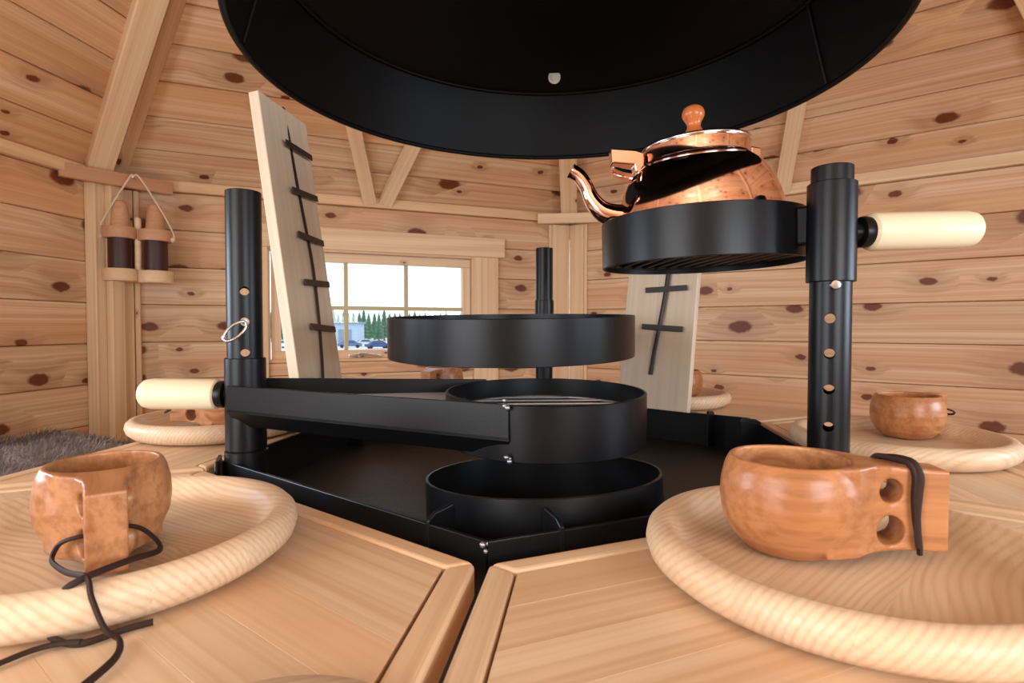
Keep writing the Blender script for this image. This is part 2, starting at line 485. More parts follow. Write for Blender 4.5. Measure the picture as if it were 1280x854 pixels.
M = basis(er*RW + Vector((0, 0, EAVE)), d, et, d.cross(et))
trim(bbox((.03, -.020, -.012 if d.cross(et).z > 0 else -.004), (1.55, .020, .004 if d.cross(et).z > 0 else .012), .002), M_ROOF, M)
# mid-pane V struts against the roof
def roofbar(deg, ax, ay, bx, by, wd=.052, th=.035):
    F = frame(R(deg), True)
    d = Vector((bx-ax, by-ay, 0)); L = d.length; d.normalize()
    M = F @ basis((ax, ay, 0), d, Vector((-d.y, d.x, 0)), Vector((0, 0, 1)))
    trim(bbox((0, -wd/2, .001), (L, wd/2, th), .003), M_TRIM, M)
for deg in (120, 60):
    roofbar(deg, -.030, .0, -.30, .95)
    roofbar(deg, .030, .0, .30, .95)
# strips closing the angle between walls and roof
for _, deg, _h in WALLS:
    trim(bbox((-HALF+.03, EAVE-.032, .0005), (HALF-.03, EAVE+.006, .020), .003), M_TRIM, frame(R(deg)))
# corner boards
def wallboard(deg, x0, x1, z0, z1, d0, d1, mat=None, vertical=True, bevel=.003):
    F = frame(R(deg))
    if vertical:
        M = F @ basis((0, 0, 0), Vector((0, 1, 0)), Vector((-1, 0, 0)), Vector((0, 0, 1))) @ Matrix.Translation(((z0+z1)/2, -(x0+x1)/2, 0))
        h = (z1-z0)/2; wd = (x1-x0)/2
        return trim(bbox((-h, -wd, d0), (h, wd, d1), bevel), mat or M_TRIM, M)
    M = F @ Matrix.Translation(((x0+x1)/2, (z0+z1)/2, 0))
    return trim(bbox((-(x1-x0)/2, -(z1-z0)/2, d0), ((x1-x0)/2, (z1-z0)/2, d1), bevel), mat or M_TRIM, M)
for deg, side in ((120, 1), (60, -1)):          # corner between back and right walls
    x0, x1 = (.785, .872) if side > 0 else (-.872, -.800)
    wallboard(deg, x0, x1, 0, 1.355, .001, .022)
    xs = (.772, .785) if side > 0 else (-.800, -.787)
    wallboard(deg, xs[0], xs[1], 0, 1.355, .001, .014)
# corner between left and back walls: a deep post on the left wall, a board and a fillet on the back wall
wallboard(180, .752, .792, 0, 1.365, .001, .040)
wallboard(180, .792, .842, 0, 1.365, .001, .062)
wallboard(120, -.852, -.828+.0, 0, 1.36, .001, .060) if False else None
wallboard(120, -.872, -.836, 0, 1.36, .001, .022)
wallboard(120, -.834, -.818, 0, 1.36, .001, .020)
for i in range(6):
    a = R(30+60*i); er = Vector((cos(a), sin(a), 0)); et = Vector((-sin(a), cos(a), 0))
    M = basis(er*1.655 + Vector((0, 0, 1.372)) + (et*.03 if i == 2 else Vector((0, 0, 0))), et, Vector((0, 0, 1)), er)
    half = .16 if i == 2 else .14
    trim(bbox((-half, -.022, -.012), (half, .022, .012), .003), M_CORK if i == 2 else M_TRIM, M)

# ------------------------------------------------------------------ windows
def window(n, deg, cx, hw, z0, z1, cols, handle=False):
    F = frame(R(deg))
    mk = lambda x0, x1, y0, y1, d0, d1, bv=.002: bbox((x0, y0, d0), (x1, y1, d1), bv)
    root = put('window_%d' % n, mk(cx-hw-.012, cx+hw+.012, z0-.008, z0+.004, -.07, -.004), M_TRIM, None, F)
    root['kind'] = 'structure'
    def bar(name, x0, x1, y0, y1, d0, d1, mat, par=root, bv=.002):
        c = ((x0+x1)/2, (y0+y1)/2, 0); lx, ly = (x1-x0)/2, (y1-y0)/2
        if ly > lx:
            M = F @ Matrix.Translation(c) @ Matrix.Rotation(pi/2, 4, 'Z'); lx, ly = ly, lx
        else: M = F @ Matrix.Translation(c)
        return put(name, bbox((-lx, -ly, d0), (lx, ly, d1), bv), mat, par, M)
    # lining
    bar('frame_jamb', cx-hw-.012, cx-hw, z0, z1, -.07, .006, M_TRIM); bar('frame_jamb', cx+hw, cx+hw+.012, z0, z1, -.07, .006, M_TRIM)
    bar('frame_head', cx-hw-.012, cx+hw+.012, z1, z1+.012, -.07, .006, M_TRIM)
    # casing boards on the wall
    bar('casing', cx-hw-.118, cx-hw-.006, z0-.75 if n == 1 else z0-.02, z1+.008, .001, .018, M_TRIM)
    bar('casing', cx+hw+.006, cx+hw+.118, z0-.75 if n == 1 else z0-.02, z1+.008, .001, .018, M_TRIM)
    bar('casing', cx-hw-.145, cx+hw+.145, z1+.008, z1+.092, .001, .026, M_TRIM)
    # sash
    s = .034; g = .004
    a0, a1, b0, b1 = cx-hw+g, cx+hw-g, z0+g, z1-g
    bar('sash_rail', a0, a1, b0, b0+s, -.040, -.008, M_TRIM); bar('sash_rail', a0, a1, b1-s, b1, -.040, -.008, M_TRIM)
    bar('sash_stile', a0, a0+s, b0+s, b1-s, -.040, -.008, M_TRIM); bar('sash_stile', a1-s, a1, b0+s, b1-s, -.040, -.008, M_TRIM)
    gx0, gx1, gz0, gz1 = a0+s, a1-s, b0+s, b1-s
    pane_w = (gx1-gx0)/cols; mid = (gz0+gz1)/2-.006
    for i in range(1, cols): bar('glazing_bar', gx0+pane_w*i-.008, gx0+pane_w*i+.008, gz0, gz1, -.034, -.020, M_MUNTIN)
    bar('glazing_bar', gx0, gx1, mid-.008, mid+.008, -.035, -.019, M_MUNTIN)
    for i in range(cols):
        for (p, q) in ((gz0, mid), (mid, gz1)):
            bm = bmesh.new(); vs = [bm.verts.new((x, y, -.028)) for x, y in ((gx0+pane_w*i, p), (gx0+pane_w*(i+1), p), (gx0+pane_w*(i+1), q), (gx0+pane_w*i, q))]
            bm.faces.new(vs); put('pane', bm, M_GLASS, root, F)
    if handle:
        bm = bmesh.new()
        box(bm, (-.055, -.010, 0), (.055, .006, .006), .002)
        tube([(-.05, .0, .012), (.0, .004, .018), (.05, .0, .014), (.07, -.006, .016)], .006, 10, bm)
        box(bm, (-.02, -.008, .004), (.02, .012, .020), .003)
        put('window_handle', smooth(bm), M_STEEL, root, F @ Matrix.Translation((-.06, z0+.016, -.008)))
    return root
window(1, 120, 0, .403, .757, 1.182, 3, True)
window(2, 0, .40, .34, .81, 1.17, 3)
window(3, 300, 0, .35, .81, 1.17, 3)
window(4, 180, -.40, .34, .81, 1.17, 3)

# ------------------------------------------------------------------ fire pit
HR = .4352; HA = HR*cos(pi/6); RIM = .72; PANZ = .66; TT = .712
pit = thing('fire_pit', 'black steel hexagonal fire pit with raised rim and three upright posts', 'fire pit', (0, 0, 0))
hexv = lambda r, i: Vector((r*cos(R(-90+60*i)), r*sin(R(-90+60*i)), 0))
for i in range(6):
    a, b = hexv(HR-.002, i), hexv(HR-.002, i+1)
    bm = bmesh.new()                       # sunk floor: one segment per side, falling to the middle
    m = [bm.verts.new((v.x, v.y, zz)) for v, zz in ((a, PANZ), (b, PANZ), (hexv(.06, i+1), PANZ-.018), (hexv(.06, i), PANZ-.018))]
    lo = [bm.verts.new((v.co.x, v.co.y, v.co.z-.006)) for v in m]
    bm.faces.new(m); bm.faces.new(lo[::-1])
    for k in range(4): bm.faces.new((m[k], lo[k], lo[(k+1) % 4], m[(k+1) % 4]))
    bmesh.ops.recalc_face_normals(bm, faces=bm.faces)
    put('pan_segment', bm, M_PAN, pit)
    ang = R(-60+60*i); n = Vector((cos(ang), sin(ang), 0)); t = Vector((-sin(ang), cos(ang), 0))
    M = basis(n*HA, t, n, Vector((0, 0, -1)))
    M = basis(n*HA, t, -n, Vector((0, 0, 1)))
    put('rim_plate', bbox((-HR/2, -.002, PANZ-.03), (HR/2, .002, RIM), .0008), M_BLACK, pit, M)
    for s in ((-1,) if i % 2 == 0 else (1,)):     # upright hanger tabs near the corners, rounded at the top
        tb = prism([(.002, PANZ+.0), (.032, PANZ), (.032, RIM+.004), (.029, RIM+.010), (.006, RIM+.008), (-.003, RIM+.003), (-.003, RIM-.030), (.002, RIM-.034)], -.0021, .0021, .0012, 2)
        T = M @ basis((s*.152, 0, 0), Vector((0, 1, 0)), Vector((0, 0, 1)), Vector((1, 0, 0)))
        put('hanger_tab', tb, M_BLACK, pit, T)
pc = lathe([(0, PANZ-.024), (.062, PANZ-.024), (.062, PANZ-.017), (0, PANZ-.017)], 6, M=Matrix.Rotation(R(30), 4, 'Z'))
put('pan_centre', pc, M_PAN, pit)
put('pedestal', lathe([(0, 0), (.30, 0), (.30, .02), (.27, .03), (.27, PANZ-.03), (0, PANZ-.03)], 6, M=Matrix.Rotation(R(30), 4, 'Z')), M_BLACK, pit)
CAMXY = Vector((.077, -.868))
def hole_post(x, y, ro, z0, z1, zh, hr=.0056):
    d = CAMXY-Vector((x, y)); a = math.atan2(d.y, d.x)
    cut = []
    for z in zh:
        c = lathe([(0, -.05), (hr, -.05), (hr, .05), (0, .05)], 24)
        bmesh.ops.transform(c, matrix=Matrix.Translation((0, 0, z)) @ Matrix.Rotation(a, 4, 'Z') @ Matrix.Rotation(pi/2, 4, 'Y'), verts=c.verts)
        cut.append(c)
    base = pipe(ro, ro-.003, z0, z1, 64)
    me = boolean(base, cut)
    for p in me.polygons: p.use_smooth = True
    me.set_sharp_from_angle(angle=R(35))
    return me
def weld(parent, loc, n, seed):
    r_ = random.Random(seed); bm = bmesh.new()
    for k in range(n):
        q = bmesh.ops.create_icosphere(bm, subdivisions=1, radius=r_.uniform(.0018, .0034))
        bmesh.ops.translate(bm, vec=Vector(loc)+Vector((r_.uniform(-1, 1), r_.uniform(-1, 1), r_.uniform(-1.6, .6)))*.0035, verts=q['verts'])
    put('weld_bead', smooth(bm, 180), M_DULL, parent)
v = hexv(HR, 0); weld(pit, (v.x, v.y, RIM-.003), 7, 1)
PL = (-.354, -.205); PR = (.347, -.201); PF = (-.016, .385)
o = put('post', hole_post(*PL, .0212, .655, 1.060, (.934, .896, .856, .816)), M_BLACK, pit, Matrix.Translation((*PL, 0)))
put('post_collar', pipe(.0256, .0214, .655, .7325), M_BLACK, o, Matrix.Translation((*PL, 0)))
put('post', hole_post(*PR, .0212, .655, 1.066, (.899, .860, .821, .780, .741)), M_BLACK, pit, Matrix.Translation((*PR, 0)))
put('post', pipe(.0190, .016, .655, 1.064), M_BLACK, pit, Matrix.Translation((*PF, 0)))
tabs = prism([(-.03, .0), (.03, 0), (.03, .05), (.022, .062), (-.022, .062), (-.03, .05)], -.002, .002, .0006, 1)
for i in (1, 5, 3):
    v = hexv(HR+.006, i); ang = math.atan2(v.y, v.x)
    tb = prism([(-.028, .0), (.028, 0), (.028, .054), (.020, .064), (-.020, .064), (-.028, .054)], -.002, .002, .0006, 1)
    put('corner_plate', tb, M_BLACK, pit, basis((v.x, v.y, PANZ), Vector((-sin(ang), cos(ang), 0)), Vector((0, 0, 1)), Vector((cos(ang), sin(ang), 0))))

def ring_frame(c, n):
    n = Vector(n).normalized()
    return Matrix.Translation(c) @ Vector((0, 0, 1)).rotation_difference(n).to_matrix().to_4x4()
def ring_bm(r, h=.06, t=.003):
    return pipe(r, r-t, -h, 0, 128, .0007)
def grate_bm(r, z, n=11, rod=.0024, ang=0.0):
    bm = bmesh.new()
    tube([(r*cos(2*pi*k/72), r*sin(2*pi*k/72), z) for k in range(72)], rod*1.2, 8, bm, closed=True)
    for k in range(n):
        u = -r*.92+2*r*.92*k/(n-1); h = math.sqrt(max(r*r-u*u, 0))
        p, q = Vector((u, -h, z)), Vector((u, h, z))
        Rm = Matrix.Rotation(ang, 3, 'Z')
        tube([Rm @ p, Rm @ q], rod, 8, bm)
    return smooth(bm, 40)
def wood_handle(parent, p, q, r, stub0):
    """steel stub from the sleeve, then a turned pale wooden grip from p to q"""
    L = (Vector(q)-Vector(p)).length
    M = axis_M(p, q)
    Mx = M @ Matrix.Rotation(-pi/2, 4, 'Y')          # local x along the grip
    prof = [(0, 0), (r*.80, 0), (r*.94, .002), (r, .006), (r*1.0, L*.5), (r*.985, L-.012), (r*.90, L-.004), (r*.72, L), (0, L)]
    bm = lathe(prof, 40); bmesh.ops.transform(bm, matrix=Matrix.Rotation(pi/2, 4, 'Y'), verts=bm.verts)
    h = put('handle', bm, M_HANDLE, parent, Mx)
    h['label'] = 'pale wooden grip'
    d = (Vector(p)-Vector(stub0)).length
    put('handle_stub', lathe([(0, 0), (.010, 0), (.010, d-.010), (.0165, d-.009), (.0175, d-.006), (.0165, d+.001), (0, d+.001)], 32), M_BLACK, parent, axis_M(stub0, p))

# kettle rack on the right-hand post
kr = thing('kettle_rack', 'raised black ring rack on the right post carrying the copper kettle', 'grill', (*PR, .94))
put('sleeve', pipe(.0250, .0215, .939, 1.048), M_BLACK, kr, Matrix.Translation((*PR, 0)))
KC = (.2268, -.0906, 1.0308); KN = (-.0290, -.0103, .9997)
KF = ring_frame(KC, KN)
put('ring', ring_bm(.1294), M_BLACK, kr, KF)
put('grate', grate_bm(.1262, -.050, 13, .0022, R(12)), M_CLIP, kr, KF)
d = (Vector(PR)-Vector(KC[:2])); d.normalize(); ka = math.atan2(d.y, d.x)
put('bracket', bbox((.1285, -.012, -.050), (.148, .012, -.006), .003), M_BLACK, kr, KF @ Matrix.Rotation(ka, 4, 'Z'))
wood_handle(kr, (.386, -.1977, .9945), (.508, -.1737, .999), .0210, (.366, -.2003, .994))
# swinging low grill on the left-hand post: sleeve, wedge arm, ring
sg = thing('swing_grill', 'low black ring grill on wide wedge arm with pale handle on left post', 'grill', (*PL, .735))
put('sleeve', pipe(.0245, .0215, .7335, .850), M_BLACK, sg, Matrix.Translation((*PL, 0)))
SC3 = Vector((.0270, -.1744, .811)); S3 = ring_frame(SC3, (.0039, -.0262, .9996)); r3 = .1231
put('ring', ring_bm(r3), M_BLACK, sg, S3)
g = put('grate', grate_bm(r3-.0035, -.027, 9, .0022, R(100)), M_DULL, sg, S3)
def plate_between(p, q, z0p, z1p, z0q, z1q, t=.0035):
    """upright plate from p to q with its own heights at each end and a bent-in lower lip"""
    p, q = Vector((*p, 0)), Vector((*q, 0)); d = (q-p).normalized(); s = Vector((-d.y, d.x, 0))*t
    bm = bmesh.new(); vs = []
    for (b, lo, hi) in ((p, z0p, z1p), (q, z0q, z1q)):
        vs.append([bm.verts.new(b+Vector((0, 0, lo))), bm.verts.new(b+s+Vector((0, 0, lo))), bm.verts.new(b+s+Vector((0, 0, hi))), bm.verts.new(b+Vector((0, 0, hi)))])
    A, B = vs
    bm.faces.new(A[::-1]); bm.faces.new(B)
    for i in range(4): bm.faces.new((A[i], A[(i+1) % 4], B[(i+1) % 4], B[i]))
    bmesh.ops.recalc_face_normals(bm, faces=bm.faces)
    bmesh.ops.bevel(bm, geom=list(bm.edges), offset=.0006, segments=1, affect='EDGES')
    return bm
fwd = Vector((-.1311, .9914)); rgt = Vector((.9914, .1311))
def c2(x, y): return CAMXY + rgt*x + fwd*y
n0, n1 = c2(-.350, .684), c2(-.0035, .5770)
f0, f1 = c2(-.335, .735), c2(-.036, .790)
put('arm_plate', plate_between(n0, n1, .784, .817, .770, .809), M_BLACK, sg)
put('arm_plate', plate_between(f0, f1, .766, .822, .752, .815), M_BLACK, sg)
bm = bmesh.new()                                      # bent lower lip under the near plate
for z0, z1 in ((0, 0),):
    d = (n1-n0).normalized(); s = Vector((-d.y, d.x))*.016
    P = [Vector((*n0, .785)), Vector((*n1, .771)), Vector((*(n1+s), .7515)), Vector((*(n0+s), .7655))]
    a = [bm.verts.new(v) for v in P]; b = [bm.verts.new(v+Vector((0, 0, .003))) for v in P]
    bm.faces.new(a[::-1]); bm.faces.new(b)
    for k in range(4): bm.faces.new((a[k], a[(k+1) % 4], b[(k+1) % 4], b[k]))
    bmesh.ops.recalc_face_normals(bm, faces=bm.faces)
put('arm_lip', bm, M_BLACK, sg)
weld(sg, (n1.x-.004, n1.y, .811), 5, 2); weld(sg, (n1.x+.001, n1.y, .754), 4, 3)
# sheet between the two plates, cut back round the ring
pts = [n0+Vector((.004, .006)), n1+Vector((-.006, .006))]
a0 = math.atan2(n1.y-SC3.y, n1.x-SC3.x); a1 = math.atan2(f1.y-SC3.y, f1.x-SC3.x)
a0 = a0 % (2*pi); a1 = a1 % (2*pi)
for k in range(1, 12):
    a = a0+(a1-a0)*k/12; pts.append(Vector((SC3.x+(r3+.001)*cos(a), SC3.y+(r3+.001)*sin(a))))
pts += [f1+Vector((-.004, -.004)), f0+Vector((.004, -.004))]
put('arm_sheet', prism([(p.x, p.y) for p in pts], .7960, .7985), M_SHEET, sg)['label'] = 'bare grey sheet between the arm plates'
wood_handle(sg, (-.388, -.2092, .803), (-.484, -.222, .804), .0198, (-.376, -.2075, .803))
# big grill on the rear post
bgx = thing('ring_grill', 'widest black ring grill held at the middle by the rear post', 'grill', (*PF, .85))
put('sleeve', pipe(.0212, .0192, .850, .948), M_BLACK, bgx, Matrix.Translation((*PF, 0)))
B2 = ring_frame((-.0383, -.0094, .906), (-.0044, -.0388, .9992)); r2 = .1875
put('ring', ring_bm(r2), M_BLACK, bgx, B2)
put('grate', grate_bm(r2-.0035, -.030, 15, .0025, R(20)), M_CLIP, bgx, B2)
put('arm', bbox((-.008, .180, -.040), (.008, .376, -.008), .003), M_BLACK, bgx, B2)
# loose fire ring on the pan
fr = thing('fire_ring', 'open black steel ring standing on the fire pit floor', 'ring', (.0319, -.2472, .6669), quat=Vector((0, 0, 1)).rotation_difference(Vector((-.0462, .0653, .9968))))
put('ring_wall', ring_bm(.1305), M_BLACK, fr, Matrix.Translation((0, 0, .06)), local=True)

# pins in the posts
pin = thing('ring_pin', 'bright steel ring pin hanging in a hole of the left post', 'pin', (*PL, .896))
pa = math.atan2(CAMXY.y-PL[1], CAMXY.x-PL[0])
PM_ = Matrix.Translation((*PL, .896)) @ Matrix.Rotation(pa, 4, 'Z')
put('pin_shaft', lathe([(0, -.026), (.0038, -.026), (.0038, .0225), (0, .0235)], 16, M=Matrix.Rotation(pi/2, 4, 'Y')), M_DULL, pin, PM_)
RM = PM_ @ Matrix.Translation((.032, -.011, -.012)) @ Matrix.Rotation(R(42), 4, 'X') @ Matrix.Rotation(R(14), 4, 'Z')
put('split_ring', tube([(.0035*sin(2*pi*k/40)*0, .0165*cos(2*pi*k/40), .0165*sin(2*pi*k/40)*.42) for k in range(40)], .0017, 8, closed=True), M_STEEL, pin, RM)
pin2 = thing('locking_pin', 'small bright pin through the right post under the kettle rack', 'pin', (*PR, .934))
pa2 = math.atan2(CAMXY.y-PR[1], CAMXY.x-PR[0])
P2 = Matrix.Translation((*PR, .934)) @ Matrix.Rotation(pa2+R(8), 4, 'Z')
put('pin_shaft', lathe([(0, -.030), (.004, -.030), (.004, .030), (0, .030)], 16, M=Matrix.Rotation(pi/2, 4, 'Y')), M_BLACK, pin2, P2)
put('pin_head', lathe([(0, .030), (.0045, .030), (.0055, .0325), (.0045, .036), (0, .0365)], 16, M=Matrix.Rotation(pi/2, 4, 'Y')), M_STEEL, pin2, P2)

# ------------------------------------------------------------------ smoke hood
HC = (.032, .004)
hood = thing('smoke_hood', 'large round black smoke hood hanging over the fire pit', 'hood', (*HC, 1.285))
HM = Matrix.Translation((*HC, 1.285))
hr = .458
def shell(prof, t):
    return prof + [(r+t, z+t*.3) for r, z in prof[::-1]]
put('hood_skirt', lathe(shell([(hr, 0), (hr-.036, .134)], .003), 160, closed=True), M_HOOD, hood, HM)
put('hood_cone', lathe(shell([(hr-.0375, .134), (hr-.062, .145), (.10, .50), (.095, .53)], .003), 160, closed=True), M_HOOD, hood, HM)
put('rolled_lip', tube([((hr+.001)*cos(2*pi*k/160), (hr+.001)*sin(2*pi*k/160), .002) for k in range(160)], .0048, 10, closed=True), M_HOOD, hood, HM)
put('crease_bead', tube([((hr-.041)*cos(2*pi*k/160), (hr-.041)*sin(2*pi*k/160), .133) for k in range(160)], .0040, 8, closed=True), M_HOOD, hood, HM)
for a in (196, 16):
    put('seam', tube([((hr-.003)*cos(R(a)), (hr-.003)*sin(R(a)), .006), ((hr-.038)*cos(R(a)), (hr-.038)*sin(R(a)), .130)], .0032, 8), M_HOOD, hood, HM)
put('smoke_pipe', pipe(.098, .095, .52, 1.62, 64), M_HOOD, hood, HM)
p = Vector((HC[0], HC[1], 0)) + Vector((*(rgt*.024+fwd*.384), 1.285+.1555))
q = Vector((*HC, 1.20))
put('bolt', lathe([(0, 0), (.0135, 0), (.0135, .002), (.0070, .002), (.0070, .006), (0, .006)], 24, ang=20), M_WASHER, hood,
    Matrix.Translation(p) @ (Vector((*HC, 1.30+.04))-p).to_track_quat('Z', 'Y').to_matrix().to_4x4())

# ------------------------------------------------------------------ tables round the pit
R0, R1 = .398, .614
TLAB = {-120: 'pine table segment front left, under the big tray with trailing cord',
        -60: 'pine table segment front right, under the kuksa cup with wrapped handle',
        0: 'pine table segment on the right, beyond the right post',
        60: 'pine table segment at the back right behind the upright fish plank',
        120: 'pine table segment at the back below the window',
        180: 'pine table segment on the left, behind the left post'}
def table(deg):
    R1 = .70 if deg < 0 else .614
    a = R(deg); n = Vector((cos(a), sin(a), 0)); t = Vector((-sin(a), cos(a), 0))
    M = basis((0, 0, TT), t, -n, Vector((0, 0, 1)))       # x tangential, y toward the pit, z up
    root = thing('grill_table', TLAB[deg], 'table', tuple(n*(R0+R1)/2+Vector((0, 0, TT))), group='table segments round the fire pit')
    hw = lambda r: r*tan(pi/6)-.0062
    S = .021; th = .028; gr = .0022
    y = lambda r: -r
    # border strips, mitred, with rounded edges and a groove inside
    def strip(pts, horiz):
        c = sum((Vector(p) for p in pts), Vector((0, 0)))/4
        d = (Vector(pts[1])-Vector(pts[0])).normalized()
        loc = [(Vector(p)-c) for p in pts]
        L = [(v.dot(d), v.dot(Vector((-d.y, d.x)))) for v in loc]
        bm = prism(L, -th, 0, .0042, 3)
        put('border_strip', bm, M_TABLE, root, M @ basis((c.x, c.y, 0), Vector((d.x, d.y, 0)), Vector((-d.y, d.x, 0)), Vector((0, 0, 1))))
    k = S/cos(pi/6)
    i0 = (hw(R0+S)-k, R0+S); i1 = (hw(R1-S)-k, R1-S)
    strip([(-hw(R0), -R0), (hw(R0), -R0), (i0[0], -i0[1]), (-i0[0], -i0[1])][::-1], True)
    strip([(-hw(R1), -R1), (hw(R1), -R1), (i1[0], -i1[1]), (-i1[0], -i1[1])], True)
    strip([(hw(R0), -R0), (hw(R1), -R1), (i1[0], -i1[1]), (i0[0], -i0[1])], False)
    strip([(-hw(R0), -R0), (-hw(R1), -R1), (-i1[0], -i1[1]), (-i0[0], -i0[1])][::-1], False)
    # staves
    N = 6 if deg < 0 else 5; g = .0022
    for j in range(N):
        ra = R0+S+g+(R1-R0-2*S-2*g)*j/N; rb = R0+S+g+(R1-R0-2*S-2*g)*(j+1)/N
        ha, hb = hw(ra)-k-g, hw(rb)-k-g; cy = -(ra+rb)/2
        bm = prism([(-ha, -ra-cy), (-hb, -rb-cy), (hb, -rb-cy), (ha, -ra-cy)], -th+.002, -.0012+random.uniform(-.0001, .0001), .00025, 1)
        put('stave', bm, M_TABLE, root, M @ Matrix.Translation((0, cy, 0)))
    put('backing_board', prism([(-hw(R0)+.004, -R0-.004), (-hw(R1)+.008, -R1+.006), (hw(R1)-.008, -R1+.006), (hw(R0)-.004, -R0-.004)], -th-.006, -th+.001), M_TABLE, root, M)
    for s in (-1, 1):
        put('support_arm', bbox((s*.12-.012, -.52, -th-.036), (s*.12+.012, -.3805, -th-.006), .002), M_BLACK, root, M)
for deg in TLAB: table(deg)

# ------------------------------------------------------------------ trays and kuksa cups
TR = .137
def tray_mesh():
    prof = [(0, 0), (.116, 0), (.126, .003), (.1345, .010), (TR, .018), (.1355, .025), (.131, .0295), (.125, .031), (.1195, .0295), (.1155, .025), (.112, .018), (.106, .0135), (.098, .0125), (0, .0125)]
    return lathe(prof, 96, ang=60)
tray_me = bpy.data.meshes.new('wooden_tray'); b_ = tray_mesh(); b_.to_mesh(tray_me); b_.free(); tray_me.materials.append(M_TRAY)
TRAYS = [((.2595, -.4450), 52, 'round pine tray front right, holding the kuksa cup with wrapped handle'),
         ((-.286, -.489), -20, 'round pine tray front left, with a leather cord trailing over its rim'),
         ((.515, -.010), 10, 'round pine tray on the right table, beyond the right post'),
         ((.265, .459), 70, 'round pine tray at the back right, partly behind a fish plank'),
         ((-.265, .465), 33, 'round pine tray below the window, behind the ring grill'),
         ((-.535, .005), 100, 'round pine tray on the left table, behind the pale handle')]
for (x, y), rz, lab in TRAYS:
    o = put('wooden_tray', tray_me, None, None, Matrix.Translation((x, y, TT)) @ Matrix.Rotation(R(rz), 4, 'Z'))
    tagp(o, lab, 'tray', 'round pine trays on the tables')
o = put('wooden_coaster', lathe([(0, 0), (.058, 0), (.066, .004), (.068, .010), (.064, .015), (.05, .0165), (0, .0165)], 64, ang=60), M_TRAY, None, Matrix.Translation((-.040, -.688, TT)) @ Matrix.Rotation(.5, 4, 'Z'))
tagp(o, 'pale round wooden board just cut by the bottom edge of the picture', 'board')

def kuksa_mesh():
    body = lathe([(0, 0), (.026, 0), (.037, .004), (.047, .014), (.0535, .028), (.0555, .042), (.0545, .055), (.0515, .067), (.0475, .0745), (0, .0745)], 72)
    hd = bmesh.new()                       # handle block, flaring into the bowl
    secs = [(.015, .046, .008, .0745), (.040, .037, .008, .0745), (.056, .0225, .0085, .0742), (.070, .0165, .009, .0732), (.085, .0150, .0095, .0722), (.112, .0145, .0105, .0705)]
    rings = []
    for x, hw, z0, z1 in secs: rings.append([hd.verts.new(v) for v in ((x, -hw, z0), (x, hw, z0), (x, hw, z1), (x, -hw, z1))])
    hd.faces.new(rings[0]); hd.faces.new(rings[-1][::-1])
    for a, b in zip(rings, rings[1:]):
        for i in range(4): hd.faces.new((a[i], b[i], b[(i+1) % 4], a[(i+1) % 4]))
    bmesh.ops.recalc_face_normals(hd, faces=hd.faces)
    cav = lathe([(0, .008), (.022, .009), (.034, .015), (.043, .026), (.0475, .040), (.0470, .055), (.0440, .068), (.0425, .080), (0, .080)], 72)
    cuts = [(hd, 'UNION'), (cav, 'DIFFERENCE')]
    for (x, z, r) in ((.0700, .0545, .0092), (.0700, .0245, .0112)):
        c = lathe([(0, -.06), (r, -.06), (r, .06), (0, .06)], 28)
        bmesh.ops.transform(c, matrix=Matrix.Translation((x, 0, z)) @ Matrix.Rotation(pi/2, 4, 'X'), verts=c.verts)
        cuts.append((c, 'DIFFERENCE'))
    def extra(o):
        m = o.modifiers.new('r', 'REMESH'); m.mode = 'VOXEL'; m.voxel_size = .0013; m.use_smooth_shade = True
        s = o.modifiers.new('s', 'SMOOTH'); s.factor = .5; s.iterations = 9
    me = boolean(body, cuts, extra=extra)
    for p in me.polygons: p.use_smooth = True
    return me
KM = kuksa_mesh()
KZ = TT+.0125
KSC = [(.88, .88, .93), (.78, .78, .87), (.86, .86, .86), (.88, .88, .88), (.88, .88, .88), (.88, .88, .88)]
KUKSAS = [((.2275, -.431), -4, 'kuksa cup front right with leather cord tied round its handle'),
          ((-.281, -.494), -46, 'kuksa cup front left with handle toward the viewer and looped cord'),
          ((.552, .034), 38, 'kuksa cup on the tray beyond the right post'),
          ((.294, .462), 150, 'kuksa cup half hidden behind the right fish plank'),
          ((-.270, .470), -100, 'kuksa cup below the window, seen under the widest ring'),
          ((-.500, -.015), 186, 'kuksa cup on the left tray behind the pale handle')]
